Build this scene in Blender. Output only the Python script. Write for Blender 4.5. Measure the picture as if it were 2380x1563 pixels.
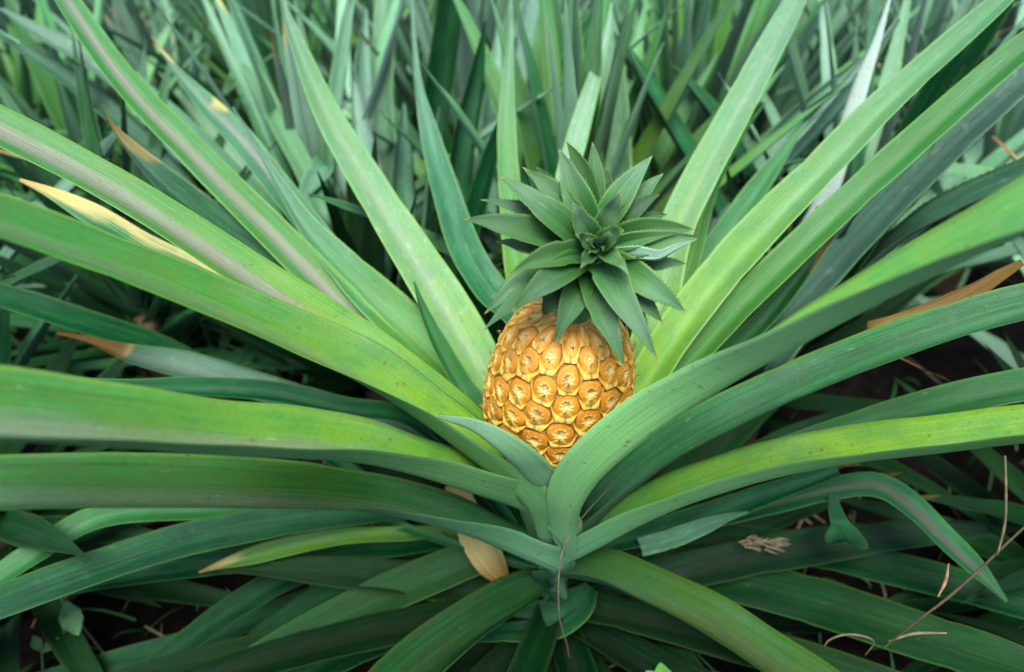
import bpy, math, random
import numpy as np
from mathutils import Vector

R = math.radians
for o in list(bpy.data.objects): bpy.data.objects.remove(o)
S = bpy.context.scene
COL = S.collection

# ---------------------------------------------------------------- camera, sky, sun, exposure
CAM = Vector((0.0, 0.0, 0.90)); PITCH = R(45)
cd = bpy.data.cameras.new('camera'); cam = bpy.data.objects.new('camera', cd); COL.objects.link(cam)
cam.location = CAM; cam.rotation_euler = (R(90) - PITCH, 0, 0)
cd.lens = 24; cd.sensor_width = 36; cd.clip_start = 0.02; cd.clip_end = 200
cd.dof.use_dof = True; cd.dof.focus_distance = 0.53; cd.dof.aperture_fstop = 3.4
S.camera = cam
SUN_EL, SUN_AZ = R(76), R(185)
w = bpy.data.worlds.new('World'); S.world = w; w.use_nodes = True
nt = w.node_tree; bg = nt.nodes['Background']
sky = nt.nodes.new('ShaderNodeTexSky'); sky.sky_type = 'NISHITA'; sky.sun_disc = False
sky.sun_elevation = SUN_EL; sky.sun_rotation = SUN_AZ; sky.dust_density = 3.0; sky.air_density = 1.0
nt.links.new(sky.outputs[0], bg.inputs[0]); bg.inputs[1].default_value = 0.11
sl = bpy.data.lights.new('sun', 'SUN'); sl.energy = 2.2; sl.angle = R(35); sl.color = (1.0, 0.985, 0.95)
so = bpy.data.objects.new('sun', sl); COL.objects.link(so)
sd = Vector((math.sin(SUN_AZ) * math.cos(SUN_EL), math.cos(SUN_AZ) * math.cos(SUN_EL), math.sin(SUN_EL)))
so.rotation_euler = sd.to_track_quat('Z', 'Y').to_euler()
S.view_settings.view_transform = 'Standard'; S.view_settings.look = 'None'
S.view_settings.gamma = 1; S.view_settings.exposure = 2.1
S.cycles.max_bounces = 6; S.cycles.diffuse_bounces = 2; S.cycles.glossy_bounces = 2
S.cycles.transmission_bounces = 2; S.cycles.use_denoising = True

# ---------------------------------------------------------------- helpers
FV = 2380 * 24 / 36.0        # focal length in photo-view pixels (2380 wide)
CR = Vector((1, 0, 0)); CU = Vector((0, math.sin(PITCH), math.cos(PITCH))); CF = Vector((0, math.cos(PITCH), -math.sin(PITCH)))
def at(x, y, d):
    return CAM + CF * d + CR * ((x - 1190) * d / FV) + CU * (-(y - 781.5) * d / FV)

def tag(o, label=None, cat=None, group=None, kind=None):
    if label: o['label'] = label
    if cat: o['category'] = cat
    if group: o['group'] = group
    if kind: o['kind'] = kind
    return o
def empty(name, loc):
    o = bpy.data.objects.new(name, None); COL.objects.link(o); o.location = loc; o.empty_display_size = .05
    return o
def link(name, me, parent=None):
    o = bpy.data.objects.new(name, me); COL.objects.link(o)
    if parent is not None:
        o.parent = parent
        if parent.type == 'EMPTY' or True:
            o.matrix_parent_inverse.identity()
            base = Vector(parent.location)
            p = parent.parent
            while p is not None: base += Vector(p.location); p = p.parent
            o.location = -base
    return o
def mesh_np(name, V, F, mats, fmat=None, smooth=True, attrs=None):
    me = bpy.data.meshes.new(name)
    me.from_pydata([tuple(v) for v in V], [], [tuple(f) for f in F])
    for m in mats: me.materials.append(m)
    if fmat is not None: me.polygons.foreach_set('material_index', np.asarray(fmat, dtype=np.int32))
    if smooth: me.polygons.foreach_set('use_smooth', np.ones(len(me.polygons), dtype=bool))
    for k, a in (attrs or {}).items():
        at_ = me.attributes.new(k, 'FLOAT_VECTOR', 'POINT'); at_.data.foreach_set('vector', np.asarray(a, dtype=np.float32).ravel())
    me.update()
    return me

# ---------------------------------------------------------------- node helpers
class NG:
    def __init__(s, name):
        s.m = bpy.data.materials.new(name); s.m.use_nodes = True
        s.t = s.m.node_tree; s.b = s.t.nodes['Principled BSDF']
    def n(s, ty, **k):
        x = s.t.nodes.new(ty)
        for a, v in k.items(): setattr(x, a, v)
        return x
    def l(s, a, b): s.t.links.new(a, b)
    def val(s, sock, v):
        if hasattr(v, 'is_output') or isinstance(v, bpy.types.NodeSocket): s.l(v, sock)
        else: sock.default_value = v
    def math(s, op, a, b=0.0, clamp=False):
        x = s.n('ShaderNodeMath', operation=op, use_clamp=clamp); s.val(x.inputs[0], a); s.val(x.inputs[1], b); return x.outputs[0]
    def mix(s, f, a, b, blend='MIX'):
        x = s.n('ShaderNodeMix', data_type='RGBA', blend_type=blend)
        s.val(x.inputs[0], f)
        for i, v in ((6, a), (7, b)):
            if isinstance(v, tuple): x.inputs[i].default_value = (*v, 1)
            else: s.l(v, x.inputs[i])
        return x.outputs[2]
    def rng(s, v, a, b, c=0.0, d=1.0, smooth=True):
        x = s.n('ShaderNodeMapRange', interpolation_type='SMOOTHSTEP' if smooth else 'LINEAR')
        s.val(x.inputs[0], v)
        for i, q in ((1, a), (2, b), (3, c), (4, d)): s.val(x.inputs[i], q)
        return x.outputs[0]
    def attr(s, name):
        a = s.n('ShaderNodeAttribute', attribute_name=name); x = s.n('ShaderNodeSeparateXYZ'); s.l(a.outputs['Vector'], x.inputs[0])
        return x.outputs, a.outputs['Vector']
    def noise(s, vec, scale=1.0, detail=2.0, rough=.5):
        x = s.n('ShaderNodeTexNoise'); s.l(vec, x.inputs['Vector']); x.inputs['Scale'].default_value = scale
        x.inputs['Detail'].default_value = detail; x.inputs['Roughness'].default_value = rough
        return x.outputs['Fac']
    def comb(s, a, b, c):
        x = s.n('ShaderNodeCombineXYZ'); s.val(x.inputs[0], a); s.val(x.inputs[1], b); s.val(x.inputs[2], c); return x.outputs[0]
    def bump(s, h, strength, dist):
        x = s.n('ShaderNodeBump'); x.inputs['Strength'].default_value = strength; x.inputs['Distance'].default_value = dist
        s.l(h, x.inputs['Height']); s.l(x.outputs[0], s.b.inputs['Normal'])

# pigment attributes: lc = (u across -1..1, arc length m, random)   pg = (yellow, purple, dry)   pe = (silver bloom and painted sheen, brightness with painted shade, v along)
ALB = .56
def leaf_material(name, under):
    g = NG(name)
    lc, _ = g.attr('lc'); pg, _ = g.attr('pg'); pe, _ = g.attr('pe')
    u, s_, rn = lc[0], lc[1], lc[2]
    off = g.math('MULTIPLY', rn, 53.0)
    au = g.math('ABSOLUTE', u)
    streak = g.noise(g.comb(g.math('MULTIPLY', u, 7.0), g.math('MULTIPLY', s_, 2.5), off), 2.0, 4, .62)
    fine = g.noise(g.comb(g.math('MULTIPLY', u, 30.0), g.math('MULTIPLY', s_, 5.0), off), 1.0, 3, .6)
    blotch = g.noise(g.comb(g.math('MULTIPLY', u, 1.6), g.math('MULTIPLY', s_, 26.0), off), 1.0, 4, .62)
    grain = g.noise(g.comb(g.math('MULTIPLY', u, 26.0), g.math('MULTIPLY', s_, 900.0), off), .6, 2, .6)
    speck = g.noise(g.comb(g.math('MULTIPLY', u, 5.0), g.math('MULTIPLY', s_, 190.0), off), 1.0, 1, .5)
    if not under:
        c = g.mix(g.rng(streak, .35, .68), (.008, .082, .032), (.030, .185, .052))
        c = g.mix(g.math('MULTIPLY', g.rng(blotch, .44, .60), .62), c, (.005, .060, .030))
        ye = g.math('MULTIPLY', pg[0], g.rng(blotch, .28, .62, .55, 1.0), True)
        c = g.mix(ye, c, (.205, .365, .050))
        c = g.mix(g.math('MULTIPLY', g.rng(fine, .42, .7), .5), c, (.055, .23, .07))
        wob = g.math('ADD', u, g.math('MULTIPLY', g.math('SUBTRACT', blotch, .5), .25))
        band = g.rng(g.math('ABSOLUTE', g.math('ADD', wob, g.math('MULTIPLY', g.math('SUBTRACT', rn, .5), .45))), .15, .52, 1, 0)
        pu = g.math('MULTIPLY', g.math('MULTIPLY', g.math('MULTIPLY', pg[1], band), g.rng(streak, .25, .6, .3, 1.0)), g.rng(fine, .3, .6, .45, 1.0), True)
        c = g.mix(pu, c, g.mix(g.rng(pe[1], .45, .95), (.115, .085, .075), (.19, .172, .150)))
        c = g.mix(g.math('MULTIPLY', pe[0], g.rng(streak, .3, .7, .5, 1.0), True), c, (.205, .325, .262))
        dust = g.noise(g.comb(g.math('MULTIPLY', u, 3.0), g.math('MULTIPLY', s_, 70.0), off), 1.0, 5, .7)
        c = g.mix(g.math('MULTIPLY', g.math('MULTIPLY', g.rng(dust, .54, .74), pe[0]), 1.0, True), c, (.33, .46, .40))
        edge = g.rng(au, .90, .97)
        c = g.mix(g.math('MULTIPLY', edge, .45), c, (.22, .40, .09))
        g.b.inputs['Roughness'].default_value = .42
    else:
        c = g.mix(g.rng(streak, .3, .7), (.062, .180, .092), (.122, .262, .140))
        c = g.mix(g.math('MULTIPLY', g.rng(fine, .40, .66), .45), c, (.16, .32, .19))
        c = g.mix(g.math('MULTIPLY', pg[0], .6, True), c, (.19, .41, .11))
        c = g.mix(g.math('MULTIPLY', pe[0], .85, True), c, (.36, .44, .40))
        g.b.inputs['Roughness'].default_value = .55
    scar = g.noise(g.comb(g.math('MULTIPLY', u, 9.0), g.math('MULTIPLY', s_, 60.0), g.math('ADD', off, 7.0)), 1.0, 3, .7)
    c = g.mix(g.math('MULTIPLY', g.rng(scar, .66, .74), .5), c, (.30, .36, .24))
    soft = g.noise(g.comb(u, g.math('MULTIPLY', s_, 6.0), g.math('ADD', off, 3.0)), 1.3, 3, .55)
    c = g.mix(g.math('MULTIPLY', g.rng(soft, .45, .75), .2), c, (.22, .36, .26))
    sp = g.math('MULTIPLY', g.rng(speck, .70, .76), .6)
    c = g.mix(sp, c, (.10, .075, .03))
    dr = g.math('ADD', pg[2], g.math('MULTIPLY', g.math('MULTIPLY', u, .24), g.rng(pg[2], .02, .3)))
    dm = g.rng(g.math('ADD', dr, g.math('MULTIPLY', g.math('SUBTRACT', g.math('ADD', g.math('MULTIPLY', streak, .6), g.math('MULTIPLY', blotch, .4)), .5), 1.0)), .38, .6)
    dcol = g.mix(g.rng(g.math('ADD', g.math('MULTIPLY', fine, .6), g.math('MULTIPLY', streak, .4)), .38, .62), (.075, .038, .016), (.40, .25, .09))
    dcol = g.mix(g.rng(pg[2], .5, 1.0), (.40, .36, .15), dcol)
    c = g.mix(g.math('MULTIPLY', dm, g.rng(fine, .3, .55, .72, 1)), c, dcol)
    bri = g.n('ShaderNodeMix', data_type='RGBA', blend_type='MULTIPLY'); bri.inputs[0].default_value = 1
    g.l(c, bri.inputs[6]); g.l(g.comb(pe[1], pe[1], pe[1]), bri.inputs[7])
    gr = g.rng(grain, .2, .8, .86 * ALB, 1.14 * ALB, False)
    b2 = g.n('ShaderNodeMix', data_type='RGBA', blend_type='MULTIPLY'); b2.inputs[0].default_value = 1
    g.l(bri.outputs[2], b2.inputs[6]); g.l(g.comb(gr, gr, gr), b2.inputs[7])
    hs = g.n('ShaderNodeHueSaturation'); hs.inputs['Saturation'].default_value = 1.12; g.l(b2.outputs[2], hs.inputs['Color'])
    g.l(hs.outputs[0], g.b.inputs['Base Color'])
    g.l(g.rng(pe[1], .25, 1.0, .015, .16), g.b.inputs['Specular IOR Level'])
    g.b.inputs['Sheen Weight'].default_value = .0; g.b.inputs['Sheen Roughness'].default_value = .45; g.b.inputs['Sheen Tint'].default_value = (.75, .95, .88, 1)
    hh = g.math('ADD', g.math('MULTIPLY', fine, .8), g.math('MULTIPLY', streak, .6))
    g.bump(hh, .5, .0012)
    return g.m
M_TOP = leaf_material('leaf_upper_surface', False)
M_UND = leaf_material('leaf_under_surface', True)

def simple(name, c1, c2, scale, rough=.8, bump=.0, stretch=None):
    g = NG(name); tc = g.n('ShaderNodeTexCoord')
    v = tc.outputs['Object']
    if stretch:
        mp = g.n('ShaderNodeMapping'); mp.inputs['Scale'].default_value = stretch; g.l(v, mp.inputs[0]); v = mp.outputs[0]
    n = g.noise(v, scale, 5, .6)
    g.l(g.mix(g.rng(n, .3, .7), c1, c2), g.b.inputs['Base Color'])
    g.b.inputs['Roughness'].default_value = rough; g.b.inputs['Specular IOR Level'].default_value = .03 if name == 'soil_earth' else .2
    if bump: g.bump(n, .6, bump)
    return g.m
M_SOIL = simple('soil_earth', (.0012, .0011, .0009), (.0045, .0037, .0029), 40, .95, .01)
M_STRAW = simple('dry_straw', (.05, .04, .022), (.11, .09, .05), 120, .8)
M_STALK = simple('dark_stalk', (.028, .022, .012), (.06, .042, .022), 90, .85, .0006)
M_HUSK = simple('papery_husk', (.10, .05, .02), (.25, .18, .09), 60, .7, .001, (1, 1, .25))
M_WEED = simple('weed_green', (.03, .085, .03), (.06, .15, .05), 90, .6)
M_FRESH = simple('fresh_weed_green', (.035, .11, .02), (.06, .17, .03), 90, .6)

# ---------------------------------------------------------------- leaf builder
def spline(P, n):
    """Catmull-Rom through the rows of P, resampled to n points by arc length."""
    P = np.asarray(P, float)
    if len(P) == 2: P = np.array([P[0], P[0] * .5 + P[1] * .5, P[1]])
    Q = np.vstack([2 * P[0] - P[1], P, 2 * P[-1] - P[-2]])
    out = []
    for i in range(1, len(Q) - 2):
        p0, p1, p2, p3 = Q[i - 1], Q[i], Q[i + 1], Q[i + 2]
        t0 = 0; d = lambda a, b: max(np.linalg.norm((a - b)[:3]), 1e-6) ** .5
        t1 = t0 + d(p0, p1); t2 = t1 + d(p1, p2); t3 = t2 + d(p2, p3)
        for t in np.linspace(t1, t2, 24, endpoint=False):
            A1 = (t1 - t) / (t1 - t0) * p0 + (t - t0) / (t1 - t0) * p1
            A2 = (t2 - t) / (t2 - t1) * p1 + (t - t1) / (t2 - t1) * p2
            A3 = (t3 - t) / (t3 - t2) * p2 + (t - t2) / (t3 - t2) * p3
            B1 = (t2 - t) / (t2 - t0) * A1 + (t - t0) / (t2 - t0) * A2
            B2 = (t3 - t) / (t3 - t1) * A2 + (t - t1) / (t3 - t1) * A3
            out.append((t2 - t) / (t2 - t1) * B1 + (t - t1) / (t2 - t1) * B2)
    out.append(Q[-2]); out = np.array(out)
    L = np.concatenate([[0], np.cumsum(np.linalg.norm(np.diff(out[:, :3], axis=0), axis=1))])
    q = np.linspace(0, L[-1], n)
    return np.stack([np.interp(q, L, out[:, k]) for k in range(out.shape[1])], 1), q
def lerp_list(v, t):
    if isinstance(v, (int, float)): return np.full_like(t, float(v))
    return np.interp(t, np.linspace(0, 1, len(v)), v)

def leaf_mesh(P, W, fold=25, roll=0, seg=40, cross=8, thick=.0009, side=None, yellow=0, purple=0, dry=0, silver=0, bright=1,
              wave=0.0, teeth=0, rnd=None, name='leaf', fit=None):
    """P: rows (x,y,z); W: half... full flat width per row. A channelled blade with real thickness, upper and lower skins."""
    rnd = random.random() if rnd is None else rnd
    D, q = spline(np.column_stack([np.asarray(P, float), np.asarray(W, float)]), seg)
    C = D[:, :3]; hw = np.maximum(D[:, 3], .0006) * .5
    t = np.linspace(0, 1, seg)
    T = np.gradient(C, axis=0); T /= np.linalg.norm(T, axis=1)[:, None]
    if side is None:
        ch = C[-1] - C[0]; ch[2] = 0
        if np.linalg.norm(ch) < 1e-4: ch = np.array([0, 1., 0])
        side = np.cross(ch / np.linalg.norm(ch), [0, 0, 1.])
    side = np.asarray(side, float)
    Sd = side[None] - T * (T @ side)[:, None]; Sd /= np.linalg.norm(Sd, axis=1)[:, None]
    N = np.cross(Sd, T)
    ro = np.radians(lerp_list(roll, t))[:, None]
    Sd, N = Sd * np.cos(ro) + N * np.sin(ro), N * np.cos(ro) - Sd * np.sin(ro)
    fo = np.radians(lerp_list(fold, t))
    u = np.linspace(-1, 1, cross + 1); u = np.sign(u) * np.abs(u) ** .9
    e = .22
    ch = (np.sqrt(u * u + e * e) - e) / (math.sqrt(1 + e * e) - e)
    ph = rnd * 40
    hw = hw * (1 + .022 * np.sin(q * 61 + ph * 3) * np.sin(q * 23 + ph) + .012 * np.sin(q * 190 + ph * 5) - .10 * (np.sin(q * 47 + ph * 7) > .992))
    wv = wave * (np.sin(q * 38 + ph) + .6 * np.sin(q * 83 + ph * 2))
    for it in range(4 if fit is not None else 1):
        X = hw[:, None] * u[None] * np.cos(fo)[:, None]
        Y = hw[:, None] * ch[None] * np.sin(fo)[:, None] + (wv[:, None] * np.sign(u)[None] * np.abs(u)[None] ** 2)
        if fit is not None: Y = Y - (hw * np.sin(fo) * .5)[:, None]
        top = C[:, None] + Sd[:, None] * X[..., None] + N[:, None] * Y[..., None]
        if fit is None or it == 3: break
        # real width from the width the blade shows in the photograph, kept between botanical limits
        r_ = top - np.array(CAM); dep = r_ @ np.array(CF); im = np.stack([r_ @ np.array(CR), r_ @ np.array(CU)], -1) / dep[..., None] * FV
        rc = C - np.array(CAM); dc = rc @ np.array(CF); ic = np.stack([rc @ np.array(CR), rc @ np.array(CU)], -1) / dc[:, None] * FV
        tg = np.gradient(ic, axis=0); tg /= np.maximum(np.linalg.norm(tg, axis=1), 1e-6)[:, None]; pn = np.stack([-tg[:, 1], tg[:, 0]], -1)
        ex = np.einsum('ijk,ik->ij', im, pn); ex = ex.max(1) - ex.min(1)
        tgt = 2 * hw0 * FV / dc if it else (hw0 := hw.copy()) * 2 * FV / dc
        sc = np.clip(tgt / np.maximum(ex, 1), .6, 2.2)
        hw = np.minimum(np.maximum(hw * sc, .0003), fit)
        kr = np.array([1, 2, 3, 2, 1]) / 9.0; hw = np.convolve(np.pad(hw, 2, mode='edge'), kr, 'valid') * .7 + hw * .3
    th = thick * (1 - np.abs(u) ** 3 * .85)[None] * np.minimum(1, hw / .006)[:, None]
    bot = top - N[:, None] * th[..., None]
    k = cross + 1
    V = np.concatenate([top.reshape(-1, 3), bot.reshape(-1, 3)])
    n0 = seg * k
    F = []; FM = []
    for i in range(seg - 1):
        for j in range(cross):
            a = i * k + j
            F.append((a, a + 1, a + k + 1, a + k)); FM.append(0)
            F.append((n0 + a, n0 + a + k, n0 + a + k + 1, n0 + a + 1)); FM.append(1)
        a = i * k; F.append((a, a + k, n0 + a + k, n0 + a)); FM.append(0)
        a = i * k + cross; F.append((a, n0 + a, n0 + a + k, a + k)); FM.append(0)
    lc = np.zeros((seg, k, 3)); lc[..., 0] = u; lc[..., 1] = q[:, None]; lc[..., 2] = rnd
    pg = np.zeros((seg, k, 3)); pe = np.zeros((seg, k, 3))
    for z, v in enumerate((yellow, purple, dry)): pg[..., z] = lerp_list(v, t)[:, None]
    pe[..., 0] = lerp_list(silver, t)[:, None]; pe[..., 1] = lerp_list(bright, t)[:, None]; pe[..., 2] = t[:, None]
    lc, pg, pe = [np.concatenate([x.reshape(-1, 3)] * 2) for x in (lc, pg, pe)]
    if teeth:
        tv = []; tl = []; tp = []; te = []; base = len(V)
        Lt = q[-1]; nst = int(Lt / teeth)
        for a in range(2, nst):
            f = a / nst * (seg - 1); i = min(int(f), seg - 2); fr = f - i
            for sgn, j in ((-1, 0), (1, cross)):
                p = top[i, j] * (1 - fr) + top[i + 1, j] * fr
                o_ = Sd[i] * sgn * math.cos(fo[i]) + N[i] * math.sin(fo[i])
                h = teeth * (.42 if teeth > .005 else .32) * min(1, hw[i] / .006)
                tv += [p - T[i] * teeth * .22, p + T[i] * teeth * .22, p + o_ * h + T[i] * teeth * .42, p - N[i] * .0006]
                b = base + len(tl); idx = i * k + j
                F += [(b, b + 1, b + 2), (b, b + 2, b + 3), (b + 1, b + 3, b + 2)]; FM += [0, 0, 0]
                l_ = lc[idx].copy(); l_[0] = sgn * .97
                tl += [l_] * 4; tp += [pg[idx]] * 4; te += [pe[idx]] * 4
        if tv:
            V = np.concatenate([V, np.array(tv)]); lc = np.concatenate([lc, tl]); pg = np.concatenate([pg, tp]); pe = np.concatenate([pe, te])
    return mesh_np(name, V, F, [M_TOP, M_UND], FM, True, dict(lc=lc, pg=pg, pe=pe))

def tube_mesh(name, pts, rad, mat, nseg=None, sides=7, ratio=1.0):
    D, q = spline(np.column_stack([np.asarray([tuple(p) for p in pts], float), np.asarray(rad, float)]), nseg or max(6, len(pts) * 6))
    C = D[:, :3]; T = np.gradient(C, axis=0); T /= np.linalg.norm(T, axis=1)[:, None]
    ref = np.array([.3, .2, .93]); A = np.cross(T, ref); A /= np.linalg.norm(A, axis=1)[:, None]; B = np.cross(T, A)
    ang = np.linspace(0, 2 * np.pi, sides, endpoint=False)
    V = (C[:, None] + D[:, 3][:, None, None] * (A[:, None] * np.cos(ang)[None, :, None] + ratio * B[:, None] * np.sin(ang)[None, :, None])).reshape(-1, 3)
    n = len(C); F = []
    for i in range(n - 1):
        for j in range(sides):
            a = i * sides + j; b = i * sides + (j + 1) % sides
            F.append((a, b, b + sides, a + sides))
    F.append(tuple(range(sides))[::-1]); F.append(tuple((n - 1) * sides + j for j in range(sides)))
    return mesh_np(name, V, F, [mat])

# ================================================================ SETTING: ground
def ground_z(x, y):
    return -0.10 * max(0.0, y - 0.6)
rg = random.Random(4)
xs = np.concatenate([np.linspace(-60, -3, 12), np.linspace(-2.8, 2.8, 90), np.linspace(3, 60, 12)])
ys = np.concatenate([np.linspace(-8, -.6, 8), np.linspace(-.5, 3.6, 80), np.linspace(4, 90, 14)])
V = []; F = []
for y in ys:
    for x in xs:
        near = abs(x) < 2.8 and -.5 < y < 3.6
        V.append((x, y, ground_z(x, min(y, 12)) + (rg.uniform(-.012, .012) + .012 * math.sin(x * 9) * math.sin(y * 11) if near else 0)))
nx = len(xs)
for j in range(len(ys) - 1):
    for i in range(nx - 1):
        a = j * nx + i; F.append((a, a + 1, a + nx + 1, a + nx))
tag(link('ground', mesh_np('ground', V, F, [M_SOIL])), 'dark bare soil under the pineapple plants', kind='structure')

# ================================================================ HERO PLANT
FB = at(1266, 1066, .638); FT = at(1334, 726, .515)
AX = at(1300, 1250, .70); AX = Vector((AX.x, .326, 0))
hero = empty('pineapple_plant', (AX.x, AX.y, 0))
tag(hero, 'large pineapple plant carrying one ripe golden fruit with a green crown', 'plant')

def pix_leaf(parent, path, d0, d1, base=None, k=1.0, bulge=0.0, name='leaf', **kw):
    """path: (x, y, width) in photo-view pixels from base to tip; depth runs d0 to d1. base: world point the blade springs from."""
    P = []; W = []
    L = [0]
    for a, b in zip(path, path[1:]): L.append(L[-1] + math.hypot(b[0] - a[0], b[1] - a[1]))
    for (x, y, wpx, *dd), l in zip(path, L):
        f = l / L[-1]; d = dd[0] if dd else d0 + (d1 - d0) * f + bulge * 4 * f * (1 - f)
        P.append(tuple(at(x, y, d))); W.append(wpx * d / FV * k)
    if base is not None:
        P.insert(0, tuple(base)); W.insert(0, W[0] * .45)
    kw.setdefault('fit', .034)
    me = leaf_mesh(P, W, name=name, **kw)
    return link(name, me, parent)
def hb(z, a=None, r=.012):
    """a point on the hero stem at height z, towards azimuth a (degrees)."""
    if a is None: return (AX.x, AX.y, z)
    return (AX.x + r * math.cos(R(a)), AX.y + r * math.sin(R(a)), z)
random.seed(11)
Y1 = [.15, .55, .75, .6, .35, .15]; 
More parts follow.
